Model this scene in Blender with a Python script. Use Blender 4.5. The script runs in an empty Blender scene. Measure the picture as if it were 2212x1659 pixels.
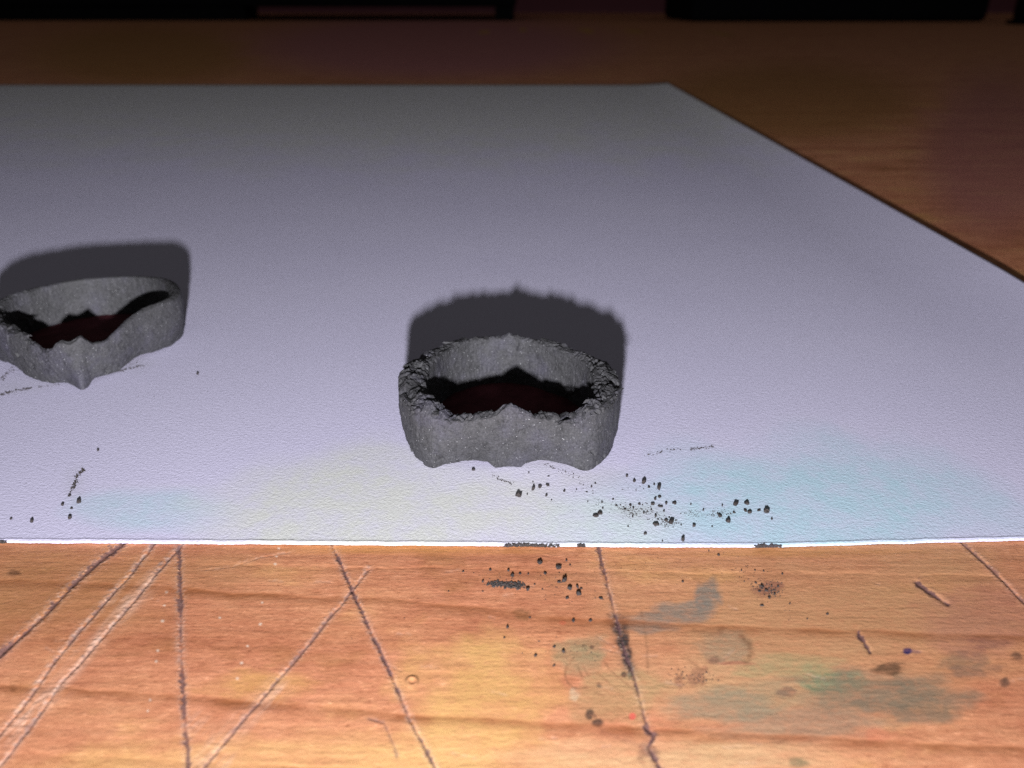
import bpy, math, random
import numpy as np
from mathutils import Vector, Matrix

# ------------------------------------------------------------------ units: 1 Blender unit = 1 cm
scene = bpy.context.scene
scene.unit_settings.system = 'METRIC'
scene.unit_settings.scale_length = 0.01
R = math.radians
random.seed(7)
rng = np.random.default_rng(11)
C = scene.collection

# ------------------------------------------------------------------ camera, world, lamp, exposure
FPX, CX, CY, CAMH, PITCH = 1661.0, 1106.0, 829.5, 2.0, R(26.73)
cam_d = bpy.data.cameras.new('camera')
cam = bpy.data.objects.new('camera', cam_d)
C.objects.link(cam)
cam.location = (0, 0, CAMH)
cam.rotation_euler = (R(90) - PITCH, 0, 0)
cam_d.sensor_width = 36.0
cam_d.sensor_fit = 'HORIZONTAL'
cam_d.lens = FPX / 2212.0 * 36.0
cam_d.clip_start = 0.05
cam_d.clip_end = 2000.0
cam_d.dof.use_dof = True
cam_d.dof.focus_distance = 3.38
cam_d.dof.aperture_fstop = 0.95
scene.camera = cam

world = bpy.data.worlds.new('World')
scene.world = world
world.use_nodes = True
wn = world.node_tree.nodes
wn['Background'].inputs[0].default_value = (1.0, 0.99, 0.93, 1)
wn['Background'].inputs[1].default_value = 0.050

# the phone's small flash, just below and behind the lens
LAMP = (-0.16, -0.60, 1.23)
lamp_d = bpy.data.lights.new('flash_lamp', 'POINT')
lamp_d.shadow_soft_size = 0.075
lamp_d.energy = 45.0
lamp_d.color = (0.97, 0.97, 1.0)
lamp_d.use_nodes = True
lt = lamp_d.node_tree
em = lt.nodes['Emission']
fo = lt.nodes.new('ShaderNodeLightFalloff')
fo.inputs['Strength'].default_value = 1.0
FLASH_CONST, FLASH_LIN = 1.15, 3.9
mc = lt.nodes.new('ShaderNodeMath'); mc.operation = 'MULTIPLY'; mc.inputs[1].default_value = FLASH_CONST
ml = lt.nodes.new('ShaderNodeMath'); ml.operation = 'MULTIPLY'; ml.inputs[1].default_value = FLASH_LIN
ad = lt.nodes.new('ShaderNodeMath'); ad.operation = 'ADD'
lt.links.new(fo.outputs['Constant'], mc.inputs[0])
lt.links.new(fo.outputs['Linear'], ml.inputs[0])
lt.links.new(mc.outputs[0], ad.inputs[0]); lt.links.new(ml.outputs[0], ad.inputs[1])
# the beam dies away in the depth of the room: divide by 1 + (distance / 24)^2
dv = lt.nodes.new('ShaderNodeMath'); dv.operation = 'DIVIDE'
lt.links.new(fo.outputs['Constant'], dv.inputs[0]); lt.links.new(fo.outputs['Linear'], dv.inputs[1])
sc_ = lt.nodes.new('ShaderNodeMath'); sc_.operation = 'DIVIDE'; sc_.inputs[1].default_value = 21.0
lt.links.new(dv.outputs[0], sc_.inputs[0])
pw = lt.nodes.new('ShaderNodeMath'); pw.operation = 'POWER'; pw.inputs[1].default_value = 2.0
lt.links.new(sc_.outputs[0], pw.inputs[0])
p1 = lt.nodes.new('ShaderNodeMath'); p1.operation = 'ADD'; p1.inputs[1].default_value = 1.0
lt.links.new(pw.outputs[0], p1.inputs[0])
fd = lt.nodes.new('ShaderNodeMath'); fd.operation = 'DIVIDE'
lt.links.new(ad.outputs[0], fd.inputs[0]); lt.links.new(p1.outputs[0], fd.inputs[1])
lt.links.new(fd.outputs[0], em.inputs['Strength'])
lamp = bpy.data.objects.new('flash_lamp', lamp_d)
lamp.location = LAMP
C.objects.link(lamp)

scene.render.engine = 'CYCLES'
scene.view_settings.view_transform = 'Standard'
scene.view_settings.look = 'None'
scene.view_settings.exposure = 0.0
scene.view_settings.gamma = 1.0
scene.view_settings.use_curve_mapping = False
scene.cycles.max_bounces = 6
scene.cycles.sample_clamp_direct = 4.0
scene.cycles.sample_clamp_indirect = 2.0
scene.cycles.use_denoising = False

# ------------------------------------------------------------------ helpers
def G(u, v, z=0.0):
    """table coordinates (cm) of a point measured on the photograph (2212 px wide) lying at height z"""
    dx, dy = (u - CX) / FPX, -(v - CY) / FPX
    c, s = math.cos(PITCH), math.sin(PITCH)
    ry, rz = c + dy * s, -s + dy * c
    t = (z - CAMH) / rz
    return (dx * t, ry * t, z)

def chart(x, y, z=0.0):
    """inverse of G: the measuring chart of the table plane"""
    c, s = math.cos(PITCH), math.sin(PITCH)
    zc = y * c + (CAMH - z) * s
    yc = y * s - (CAMH - z) * c
    return CX + FPX * x / zc, CY - FPX * yc / zc

_perm = np.random.default_rng(3).permutation(512)
_perm = np.concatenate([_perm, _perm])
_grad = np.random.default_rng(4).normal(size=(512, 3)); _grad /= np.linalg.norm(_grad, axis=1)[:, None]
def perlin(p):
    p = np.asarray(p, dtype=np.float64)
    i = np.floor(p).astype(np.int64); f = p - i
    w = f * f * f * (f * (f * 6 - 15) + 10)
    out = np.zeros(len(p))
    i &= 511
    for dx in (0, 1):
        for dy in (0, 1):
            for dz in (0, 1):
                h = _perm[(_perm[(_perm[(i[:, 0] + dx) & 511] + i[:, 1] + dy) & 511] + i[:, 2] + dz) & 511]
                g = _grad[h]
                d = g[:, 0] * (f[:, 0] - dx) + g[:, 1] * (f[:, 1] - dy) + g[:, 2] * (f[:, 2] - dz)
                wx = w[:, 0] if dx else 1 - w[:, 0]
                wy = w[:, 1] if dy else 1 - w[:, 1]
                wz = w[:, 2] if dz else 1 - w[:, 2]
                out += wx * wy * wz * d
    return out * 1.6
def fbm(p, oct=4, gain=0.5):
    a, s, o = 1.0, 0.0, np.zeros(len(p))
    q = np.array(p, dtype=np.float64)
    for _ in range(oct):
        o += a * perlin(q); s += a
        q = q * 2.03 + 17.3; a *= gain
    return o / s
def ridged(p, oct=4, gain=0.55):
    a, s, o = 1.0, 0.0, np.zeros(len(p))
    q = np.array(p, dtype=np.float64)
    for _ in range(oct):
        o += a * (1 - np.abs(perlin(q)) * 2); s += a
        q = q * 2.1 + 9.1; a *= gain
    return o / s

def mesh_obj(name, verts, faces, mat, parent=None, smooth=True):
    me = bpy.data.meshes.new(name)
    v = np.asarray(verts, dtype=np.float32); f = np.asarray(faces, dtype=np.int32)
    n, k = f.shape
    me.vertices.add(len(v)); me.vertices.foreach_set('co', v.ravel())
    me.loops.add(n * k); me.loops.foreach_set('vertex_index', f.ravel())
    me.polygons.add(n)
    me.polygons.foreach_set('loop_start', np.arange(0, n * k, k, dtype=np.int32))
    me.polygons.foreach_set('loop_total', np.full(n, k, dtype=np.int32))
    me.update(calc_edges=True)
    me.polygons.foreach_set('use_smooth', np.full(n, smooth, dtype=bool))
    me.materials.append(mat)
    o = bpy.data.objects.new(name, me)
    C.objects.link(o)
    if parent: o.parent = parent
    return o
def attr_f(o, name, arr):
    a = o.data.attributes.new(name, 'FLOAT', 'POINT'); a.data.foreach_set('value', np.asarray(arr, dtype=np.float32))
def attr_c(o, name, arr):
    a = o.data.attributes.new(name, 'FLOAT_COLOR', 'POINT'); a.data.foreach_set('color', np.asarray(arr, dtype=np.float32).ravel())
def attr_v(o, name, arr):
    a = o.data.attributes.new(name, 'FLOAT_VECTOR', 'POINT'); a.data.foreach_set('vector', np.asarray(arr, dtype=np.float32).ravel())
def grid_faces(nu, nv, wrap=False):
    """nu columns, nv rows; index = row*nu + col"""
    cols = np.arange(nu if wrap else nu - 1)
    r = np.arange(nv - 1)
    cc, rr = np.meshgrid(cols, r)
    a = rr * nu + cc; b = rr * nu + (cc + 1) % nu
    return np.stack([a, b, b + nu, a + nu], -1).reshape(-1, 4)
def tag(o, label=None, cat=None, group=None, kind=None):
    if label: o['label'] = label
    if cat: o['category'] = cat
    if group: o['group'] = group
    if kind: o['kind'] = kind
    return o

# ------------------------------------------------------------------ materials
def new_mat(name):
    m = bpy.data.materials.new(name); m.use_nodes = True
    nt = m.node_tree
    return m, nt, nt.nodes['Principled BSDF']
def N(nt, t, **kw):
    n = nt.nodes.new(t)
    for k, v in kw.items(): setattr(n, k, v)
    return n
def L(nt, a, b): nt.links.new(a, b)
def noise(nt, vec, scale, detail=4, rough=0.55):
    n = N(nt, 'ShaderNodeTexNoise')
    n.inputs['Scale'].default_value = scale; n.inputs['Detail'].default_value = detail; n.inputs['Roughness'].default_value = rough
    if vec is not None: L(nt, vec, n.inputs['Vector'])
    return n
def mapping(nt, src, scale=(1, 1, 1), rot=(0, 0, 0)):
    n = N(nt, 'ShaderNodeMapping'); n.inputs['Scale'].default_value = scale; n.inputs['Rotation'].default_value = rot
    L(nt, src, n.inputs['Vector']); return n.outputs[0]
def ramp(nt, fac, stops):
    n = N(nt, 'ShaderNodeValToRGB')
    el = n.color_ramp.elements
    while len(el) < len(stops): el.new(0.5)
    for e, (p, c) in zip(el, stops):
        e.position = p; e.color = (*c, 1) if len(c) == 3 else c
    L(nt, fac, n.inputs[0]); return n.outputs[0]
def mixc(nt, fac, a, b, mode='MIX'):
    n = N(nt, 'ShaderNodeMix', data_type='RGBA', blend_type=mode)
    for sock, v in ((n.inputs[0], fac), (n.inputs[6], a), (n.inputs[7], b)):
        if hasattr(v, 'is_output'): L(nt, v, sock)
        elif isinstance(v, (int, float)): sock.default_value = v
        else: sock.default_value = (*v, 1)
    return n.outputs[2]
def mathn(nt, op, a, b=0.0, clamp=False):
    n = N(nt, 'ShaderNodeMath', operation=op, use_clamp=clamp)
    for sock, v in ((n.inputs[0], a), (n.inputs[1], b)):
        if hasattr(v, 'is_output'): L(nt, v, sock)
        else: sock.default_value = v
    return n.outputs[0]
def bump(nt, h, strength, dist, prev=None):
    n = N(nt, 'ShaderNodeBump'); n.inputs['Strength'].default_value = strength; n.inputs['Distance'].default_value = dist
    L(nt, h, n.inputs['Height'])
    if prev is not None: L(nt, prev, n.inputs['Normal'])
    return n.outputs[0]
def attr(nt, name):
    n = N(nt, 'ShaderNodeAttribute'); n.attribute_name = name; return n

def make_wood():
    m, nt, b = new_mat('orange_wood')
    co = N(nt, 'ShaderNodeTexCoord').outputs['Object']
    patch = noise(nt, mapping(nt, co, (0.9, 1.6, 1)), 1.5, 6, 0.62).outputs[0]
    col = ramp(nt, patch, [(0.30, (0.44, 0.185, 0.080)), (0.43, (0.60, 0.240, 0.130)), (0.56, (0.66, 0.290, 0.152)), (0.70, (0.70, 0.36, 0.15))])
    streak = noise(nt, mapping(nt, co, (2.2, 34, 4), (0, 0, R(-2.5))), 1.6, 6, 0.62).outputs[0]
    col = mixc(nt, 1.0, col, ramp(nt, streak, [(0.28, (0.88, 0.84, 0.82)), (0.52, (1, 1, 1)), (0.75, (1.05, 1.07, 1.06))]), 'MULTIPLY')
    broad = noise(nt, mapping(nt, co, (0.16, 2.1, 1), (0, 0, R(-2.5))), 1.0, 4, 0.5).outputs[0]
    col = mixc(nt, 1.0, col, ramp(nt, broad, [(0.36, (0.82, 0.76, 0.73)), (0.52, (1, 1, 1))]), 'MULTIPLY')
    pores = noise(nt, mapping(nt, co, (22, 58, 20), (0, 0, R(-3))), 1.25, 5, 0.72).outputs[0]
    col = mixc(nt, 1.0, col, ramp(nt, pores, [(0.30, (0.58, 0.50, 0.47)), (0.44, (1, 1, 1)), (0.57, (1, 1, 1)), (0.70, (1.45, 1.6, 1.7))]), 'MULTIPLY')
    blot = noise(nt, mapping(nt, co, (0.8, 1.3, 1)), 13, 5, 0.7).outputs[0]
    col = mixc(nt, 1.0, col, ramp(nt, blot, [(0.30, (0.84, 0.78, 0.78)), (0.5, (1, 1, 1)), (0.70, (1.10, 1.16, 1.20))]), 'MULTIPLY')
    st = attr(nt, 'stain_tint'); sa = attr(nt, 'stain_tint_amount')
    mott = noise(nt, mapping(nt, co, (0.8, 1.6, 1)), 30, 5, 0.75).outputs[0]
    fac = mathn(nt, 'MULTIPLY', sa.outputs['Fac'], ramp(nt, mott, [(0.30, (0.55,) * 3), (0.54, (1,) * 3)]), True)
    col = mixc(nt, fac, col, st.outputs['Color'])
    gl = attr(nt, 'grain'); col = mixc(nt, gl.outputs['Fac'], col, (0.29, 0.095, 0.035))
    fb = attr(nt, 'fibre'); col = mixc(nt, fb.outputs['Fac'], col, (0.80, 0.58, 0.47))
    dt = attr(nt, 'dirt'); col = mixc(nt, dt.outputs['Fac'], col, (0.125, 0.065, 0.070))
    L(nt, col, b.inputs['Base Color'])
    rn = noise(nt, mapping(nt, co, (3, 12, 3)), 3, 3).outputs[0]
    L(nt, ramp(nt, rn, [(0.3, (0.50,) * 3), (0.7, (0.70,) * 3)]), b.inputs['Roughness'])
    b.inputs['Specular IOR Level'].default_value = 0.16
    n1 = bump(nt, streak, 0.22, 0.006)
    n2 = bump(nt, pores, 0.35, 0.003, n1)
    n3 = bump(nt, noise(nt, mapping(nt, co, (16, 34, 30)), 2.4, 5, 0.68).outputs[0], 0.55, 0.0045, n2)
    L(nt, n3, b.inputs['Normal'])
    return m
def make_paper():
    m, nt, b = new_mat('drawing_paper')
    co = N(nt, 'ShaderNodeTexCoord').outputs['Object']
    tone = noise(nt, co, 0.7, 3).outputs[0]
    col = ramp(nt, tone, [(0.3, (0.725, 0.690, 0.915)), (0.7, (0.755, 0.720, 0.94))])
    st = attr(nt, 'stain_tint'); sa = attr(nt, 'stain_tint_amount')
    mot = noise(nt, co, 7, 5, 0.7).outputs[0]
    fac = mathn(nt, 'MULTIPLY', sa.outputs['Fac'], ramp(nt, mot, [(0.36, (0.55,) * 3), (0.58, (1,) * 3)]), True)
    col = mixc(nt, fac, col, st.outputs['Color'])
    fine = noise(nt, co, 95, 3, 0.6).outputs[0]
    col = mixc(nt, 1.0, col, ramp(nt, fine, [(0.3, (0.93,) * 3), (0.55, (1,) * 3)]), 'MULTIPLY')
    L(nt, col, b.inputs['Base Color'])
    b.inputs['Roughness'].default_value = 0.95
    b.inputs['Specular IOR Level'].default_value = 0.05
    g1 = noise(nt, mapping(nt, co, (0.85, 1.0, 1), (0, 0, R(25))), 62, 4, 0.6).outputs[0]
    g2 = noise(nt, mapping(nt, co, (0.8, 1.1, 1), (0, 0, R(-20))), 140, 3, 0.65).outputs[0]
    n1 = bump(nt, g1, 0.32, 0.0070)
    n2 = bump(nt, g2, 0.45, 0.004, n1)
    L(nt, n2, b.inputs['Normal'])
    return m
def make_graphite(name, speck=1.0, base=0.075, tint=(1, 1, 1)):
    m, nt, b = new_mat(name)
    co = N(nt, 'ShaderNodeTexCoord').outputs['Object']
    wc = attr(nt, 'wallco').outputs['Vector']
    big = noise(nt, co, 5, 5, 0.6).outputs[0]
    col = ramp(nt, big, [(0.3, (base * 0.78, base * 0.77, base * 0.82)), (0.5, (base * 1.0, base * 0.98, base * 1.08)), (0.7, (base * 1.14, base * 1.09, base * 1.42))])
    col = mixc(nt, 1.0, col, tint, 'MULTIPLY')
    fine = noise(nt, co, 120, 3, 0.7).outputs[0]
    col = mixc(nt, 1.0, col, ramp(nt, fine, [(0.3, (0.60,) * 3), (0.64, (1.28,) * 3)]), 'MULTIPLY')
    dragc = noise(nt, mapping(nt, wc, (34, 2.5, 1)), 1.0, 5, 0.65).outputs[0]
    col = mixc(nt, 1.0, col, ramp(nt, dragc, [(0.34, (0.88,) * 3), (0.5, (1,) * 3), (0.68, (1.08,) * 3)]), 'MULTIPLY')
    blc = noise(nt, co, 22, 5, 0.72).outputs[0]
    col = mixc(nt, 1.0, col, ramp(nt, blc, [(0.30, (0.50,) * 3), (0.46, (1,) * 3), (0.62, (1,) * 3), (0.72, (1.3,) * 3)]), 'MULTIPLY')
    vo = N(nt, 'ShaderNodeTexVoronoi'); vo.inputs['Scale'].default_value = 190
    L(nt, co, vo.inputs['Vector'])
    sep = N(nt, 'ShaderNodeSeparateColor'); L(nt, vo.outputs['Color'], sep.inputs[0])
    spk = mathn(nt, 'GREATER_THAN', sep.outputs[0], 1 - 0.028 * speck)
    spk = mathn(nt, 'MULTIPLY', spk, mathn(nt, 'LESS_THAN', vo.outputs['Distance'], 0.42))
    spk = mathn(nt, 'MULTIPLY', spk, sep.outputs[1])
    col = mixc(nt, spk, col, (0.34, 0.34, 0.36))  # pale flecks paint the sparkle of graphite facets into the colour
    L(nt, col, b.inputs['Base Color'])
    b.inputs['Roughness'].default_value = 0.62
    b.inputs['Specular IOR Level'].default_value = 0.25
    scr = noise(nt, mapping(nt, wc, (60, 3.5, 1)), 1.0, 5, 0.65).outputs[0]
    n0 = bump(nt, scr, 0.18, 0.006)
    n1 = bump(nt, noise(nt, co, 70, 6, 0.7).outputs[0], 0.5, 0.009, n0)
    L(nt, n1, b.inputs['Normal'])
    return m
def plain(name, col, rough=0.6, spec=0.3, amt=0.25, scale=2.0):
    m, nt, b = new_mat(name)
    co = N(nt, 'ShaderNodeTexCoord').outputs['Object']
    n = noise(nt, co, scale, 4).outputs[0]
    L(nt, ramp(nt, n, [(0.3, tuple(c * (1 - amt) for c in col)), (0.7, tuple(c * (1 + amt) for c in col))]), b.inputs['Base Color'])
    b.inputs['Roughness'].default_value = rough; b.inputs['Specular IOR Level'].default_value = spec
    L(nt, bump(nt, noise(nt, co, scale * 8, 4).outputs[0], 0.2, 0.05), b.inputs['Normal'])
    return m
WOOD, PAPER = make_wood(), make_paper()
GRAPH = make_graphite('grey_graphite', 1.0, 0.059)
GRAPH_RIM = make_graphite('torn_graphite', 0.35, 0.062)
CRUMB = make_graphite('dark_crumb', 0.3, 0.056, (1.15, 0.98, 0.85))
FLOORM = plain('dark_maroon_floor', (0.085, 0.024, 0.030), 0.9, 0.05, 0.35, 9)  # dark maroon for the floor disc inside each ring
BLACK = plain('black_plastic', (0.004, 0.004, 0.005), 0.8, 0.05)
BACK = plain('dark_red_brown', (0.13, 0.048, 0.06), 0.9, 0.05, 0.1, 0.05)

# ------------------------------------------------------------------ table
def seg_dist(u, v, pts):
    """distance to a polyline and the parameter along it (0..1)"""
    best = np.full(u.shape, 1e9); par = np.zeros(u.shape)
    P = np.array(pts, float)
    ln = np.concatenate([[0], np.cumsum(np.linalg.norm(np.diff(P, axis=0), axis=1))]); ln /= ln[-1]
    side = np.zeros(u.shape)
    for k in range(len(P) - 1):
        a, b = P[k], P[k + 1]; d = b - a; L2 = d @ d
        t = np.clip(((u - a[0]) * d[0] + (v - a[1]) * d[1]) / L2, 0, 1)
        ex, ey = u - a[0] - t * d[0], v - a[1] - t * d[1]
        dd = np.hypot(ex, ey)
        m = dd < best
        best = np.where(m, dd, best); par = np.where(m, ln[k] + t * (ln[k + 1] - ln[k]), par)
        side = np.where(m, np.sign(ex * d[1] - ey * d[0]), side)
    return best, par, side

def spaced(lo, hi, step, far_lo, far_hi, g=1.07):
    mid = np.arange(lo, hi + step / 2, step)
    def grow(start, end, sgn):
        out, s, x = [], step, start
        while sgn * (end - x) > 0:
            s *= g; x += sgn * s; out.append(x)
        return out
    return np.array(sorted(grow(lo, far_lo, -1)) + list(mid) + grow(hi, far_hi, 1))
xs = spaced(-1.95, 1.95, 0.0036, -90, 90)
ys = spaced(1.42, 2.62, 0.0036, -12, 112)
X, Y = np.meshgrid(xs, ys)
x, y = X.ravel(), Y.ravel()
u, v = chart(np.clip(x, -60, 60), np.maximum(y, 0.4))
near = (v > 1120) & (u > -260) & (u < 2470) & (y > 1.0)
z = np.zeros(len(x)); grain = np.zeros(len(x)); fibre = np.zeros(len(x))
stain_tint = np.zeros((len(x), 4)); stain_tint[:, 3] = 1; amt = np.zeros(len(x))
iu = np.where(near)[0]
un, vn = u[iu], v[iu]
P3 = np.stack([x[iu], y[iu], np.zeros(len(iu))], 1)
wob = fbm(P3 * 14, 4); wob2 = fbm(P3 * 60 + 5, 3); wob3 = fbm(P3 * 5 + 31, 3)
zn = 0.0014 * fbm(P3 * np.array([3, 26, 1]), 4) + 0.004 * fbm(P3 * 1.2, 2)
gn = np.zeros(len(iu)); fn = np.zeros(len(iu)); sn = np.zeros((len(iu), 3)); an = np.zeros(len(iu)); dn = np.zeros(len(iu))
def put(col, a):
    global sn, an
    a = np.clip(a, 0, 1)
    keep = an * (1 - a); tot = keep + a
    w = np.where(tot > 1e-6, a / np.maximum(tot, 1e-6), 0)
    sn = sn * (1 - w)[:, None] + np.array(col)[None] * w[:, None]
    an = tot
# late-wood grain lines
for pts, wd, am in [
    ([(-300, 1250), (0, 1255), (134, 1258), (402, 1272), (469, 1282), (703, 1290), (797, 1293), (1048, 1315), (1182, 1334), (1316, 1339), (1454, 1347), (1694, 1360), (2037, 1371), (2500, 1388)], 7, 0.80),
    ([(-300, 1468), (150, 1489), (368, 1504), (569, 1519), (741, 1532), (914, 1546), (1182, 1560), (1454, 1578), (1694, 1590), (2037, 1610), (2500, 1632)], 8, 0.85),
    ([(-300, 1208), (600, 1222), (1400, 1236), (2500, 1248)], 5, 0.16),
    ([(-300, 1610), (300, 1640), (900, 1668)], 8, 0.25)]:
    d, p, s = seg_dist(un, vn + 7 * wob3, pts)
    q = d * s
    prof = np.where(q > 0, np.exp(-(q / (wd * 0.55)) ** 2), np.exp(-(q / (wd * 1.9)) ** 2))
    breaks = np.clip(0.65 + 0.9 * fbm(np.stack([un / 120, vn / 60, np.zeros_like(un)], 1) + 3, 3), 0.15, 1)
    gn = np.maximum(gn, am * prof * breaks)
    zn -= 0.0016 * prof * breaks
# knife scratches: (points, half width px, depth cm, dirt, pale fibre band)
DIRT = (0.075, 0.034, 0.038)
SCR = [
    ([(268, 1172), (215, 1212), (150, 1270), (100, 1325), (48, 1372), (-10, 1424), (-60, 1465)], 4.6, 0.015, 0.62, 0.45),
    ([(336, 1172), (278, 1245), (214, 1315), (165, 1372), (117, 1429), (67, 1503), (0, 1586), (-60, 1650)], 2.8, 0.012, 0.50, 0.85),
    ([(398, 1172), (338, 1238), (301, 1285), (248, 1345), (181, 1422), (134, 1472), (77, 1556), (17, 1633), (-10, 1665)], 2.8, 0.011, 0.45, 0.9),
    ([(386, 1178), (387, 1208), (390, 1292), (390, 1389), (395, 1503), (408, 1670)], 3.8, 0.013, 0.62, 0.5),
    ([(714, 1172), (735, 1215), (760, 1275), (792, 1345), (837, 1439), (887, 1556), (948, 1670)], 3.2, 0.013, 0.68, 0.45),
    ([(796, 1230), (760, 1275), (741, 1302), (713, 1333), (670, 1389), (629, 1436), (562, 1513), (492, 1596), (430, 1670)], 2.8, 0.010, 0.50, 0.55),
    ([(1290, 1172), (1297, 1205), (1309, 1251), (1329, 1328), (1349, 1409), (1369, 1462), (1383, 1509), (1396, 1570), (1412, 1588), (1401, 1612), (1432, 1670)], 3.4, 0.011, 0.65, 0.20),
    ([(2070, 1165), (2100, 1192), (2126, 1215), (2160, 1247), (2212, 1302), (2260, 1350)], 3.0, 0.012, 0.55, 0.25),
    ([(1974, 1254), (2002, 1276), (2054, 1310)], 4.2, 0.012, 0.80, 0.12),
    ([(1850, 1362), (1866, 1386), (1882, 1414)], 4.2, 0.010, 0.85, 0.0),
    ([(640, 1190), (560, 1205), (500, 1224), (430, 1232)], 1.4, 0.003, 0.0, 0.32),
    ([(820, 1425), (846, 1440), (870, 1452)], 1.4, 0.003, 0.1, 0.2),
    ([(790, 1548), (830, 1562), (846, 1600), (862, 1640)], 2.0, 0.005, 0.35, 0.2),
]
for _ in range(34):
    a = random.uniform(-100, 2300); b_ = random.uniform(1185, 1655); l_ = random.uniform(12, 60); an_ = random.choice([random.uniform(-0.2, 0.3), random.uniform(-0.9, 0.9)])
    SCR.append(([(a, b_), (a + l_ * math.cos(an_), b_ + l_ * math.sin(an_) * 0.8)], 1.3, 0.0022, 0.06, 0.24))
for pts, wd, dep, dirt, pale in SCR:
    pa_ = np.array(pts); mg = wd * 12 + 12
    I = np.where((un > pa_[:, 0].min() - mg) & (un < pa_[:, 0].max() + mg) & (vn > pa_[:, 1].min() - mg) & (vn < pa_[:, 1].max() + mg))[0]
    if len(I) == 0: continue
    w1, w2 = wob[I], wob2[I]
    jit = 2.6 * w1 + 2.4 * w2
    d, p, s = seg_dist(un[I] + jit, vn[I] + jit * 0.6, pts)
    q = d * s
    rag = 1 + 1.5 * w2 + 0.8 * w1
    vary = np.clip(0.95 + 0.9 * perlin(np.stack([p * np.linalg.norm(np.diff(pa_, axis=0), axis=1).sum() / 34, np.full_like(p, wd * 3.1), np.full_like(p, dep * 900)], 1)), 0.55, 1.7)
    ends = np.clip(np.minimum(p, 1 - p) * 14, 0.15, 1) if len(pts) < 5 else 1.0
    core = np.exp(-(d / (wd * np.clip(rag, 0.45, 2.2) * vary)) ** 2) * ends
    dep = dep * 0.36
    zn[I] -= dep * np.exp(-(d / (wd * (1 + 0.35 * w2))) ** 2) * ends
    lip = np.exp(-((np.abs(q) - wd * 2.3) / (wd * 0.9)) ** 2) * np.clip(0.25 + 1.5 * w2, 0, 1) * ends
    zn[I] += dep * 0.22 * lip
    fn[I] = np.maximum(fn[I], pale * np.clip(np.exp(-(d / (wd * 2.8)) ** 2) * (0.35 + 1.3 * w2 + 0.4 * w1), 0, 1) * ends)
    al = np.zeros(len(un))
    al[I] = 0.5 * dirt * np.exp(-(d / (wd * 2.6)) ** 2) * ends * np.clip(0.5 + w1, 0, 1)
    put((0.30, 0.13, 0.11), al)
    al[I] = min(0.92, dirt * 1.3) * np.clip(core * vary * 1.6 - 0.25 + 0.5 * w2, 0, 1)
    sp = np.clip((fbm(np.stack([un[I] / 5.5, vn[I] / 4.0, np.full(len(I), wd)], 1), 2) - 0.18) * 5, 0, 1) * np.exp(-(d / (wd * 2.6)) ** 2) * (d > wd * 0.7) * ends * (1.0 if len(pts) > 4 else 0.15)
    fn[I] = np.maximum(fn[I], (0.35 + 0.5 * pale) * sp); zn[I] += 0.0022 * sp
    dn = np.maximum(dn, al)
# torn pale band between the two long cuts at the left
for pts, wd, pl in [([(330, 1250), (200, 1395), (120, 1490), (20, 1590)], 16, 0.55), ([(130, 1490), (70, 1530), (-30, 1640)], 20, 0.5), ([(600, 1490), (520, 1560), (440, 1650)], 22, 0.42), ([(420, 1560), (480, 1640)], 26, 0.32), ([(300, 1285), (230, 1300)], 9, 0.5)]:
    d, p, s = seg_dist(un, vn, pts)
    k = np.exp(-(d / wd) ** 2) * np.clip(0.45 + 1.5 * fbm(np.stack([(un + vn) / 22, (un - vn) / 120, np.zeros_like(un)], 1), 4), 0, 1)
    fn = np.maximum(fn, pl * k); zn += 0.0035 * k * wob2
# broad tints, the yellow ones painting in flash overexposure, then blots and smears: (u, v, ru, rv, colour, amount, raggedness)
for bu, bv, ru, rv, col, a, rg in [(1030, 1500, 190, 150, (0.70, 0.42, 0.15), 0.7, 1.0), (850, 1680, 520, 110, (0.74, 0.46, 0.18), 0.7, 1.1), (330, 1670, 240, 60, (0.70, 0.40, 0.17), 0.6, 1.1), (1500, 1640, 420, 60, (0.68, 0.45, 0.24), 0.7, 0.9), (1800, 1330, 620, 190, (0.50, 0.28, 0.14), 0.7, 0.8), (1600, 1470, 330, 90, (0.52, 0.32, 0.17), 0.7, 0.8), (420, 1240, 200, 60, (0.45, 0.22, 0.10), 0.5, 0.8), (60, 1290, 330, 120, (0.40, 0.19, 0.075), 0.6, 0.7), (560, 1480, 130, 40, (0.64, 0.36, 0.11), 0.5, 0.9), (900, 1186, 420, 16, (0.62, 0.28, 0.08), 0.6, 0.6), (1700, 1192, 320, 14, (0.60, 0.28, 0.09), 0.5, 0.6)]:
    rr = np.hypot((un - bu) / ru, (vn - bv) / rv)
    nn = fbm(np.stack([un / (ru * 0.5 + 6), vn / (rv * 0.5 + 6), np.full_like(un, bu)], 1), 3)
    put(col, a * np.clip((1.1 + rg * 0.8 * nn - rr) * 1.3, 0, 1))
GB, BR, BK = (0.20, 0.19, 0.165), (0.17, 0.085, 0.045), (0.035, 0.03, 0.03)
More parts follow.
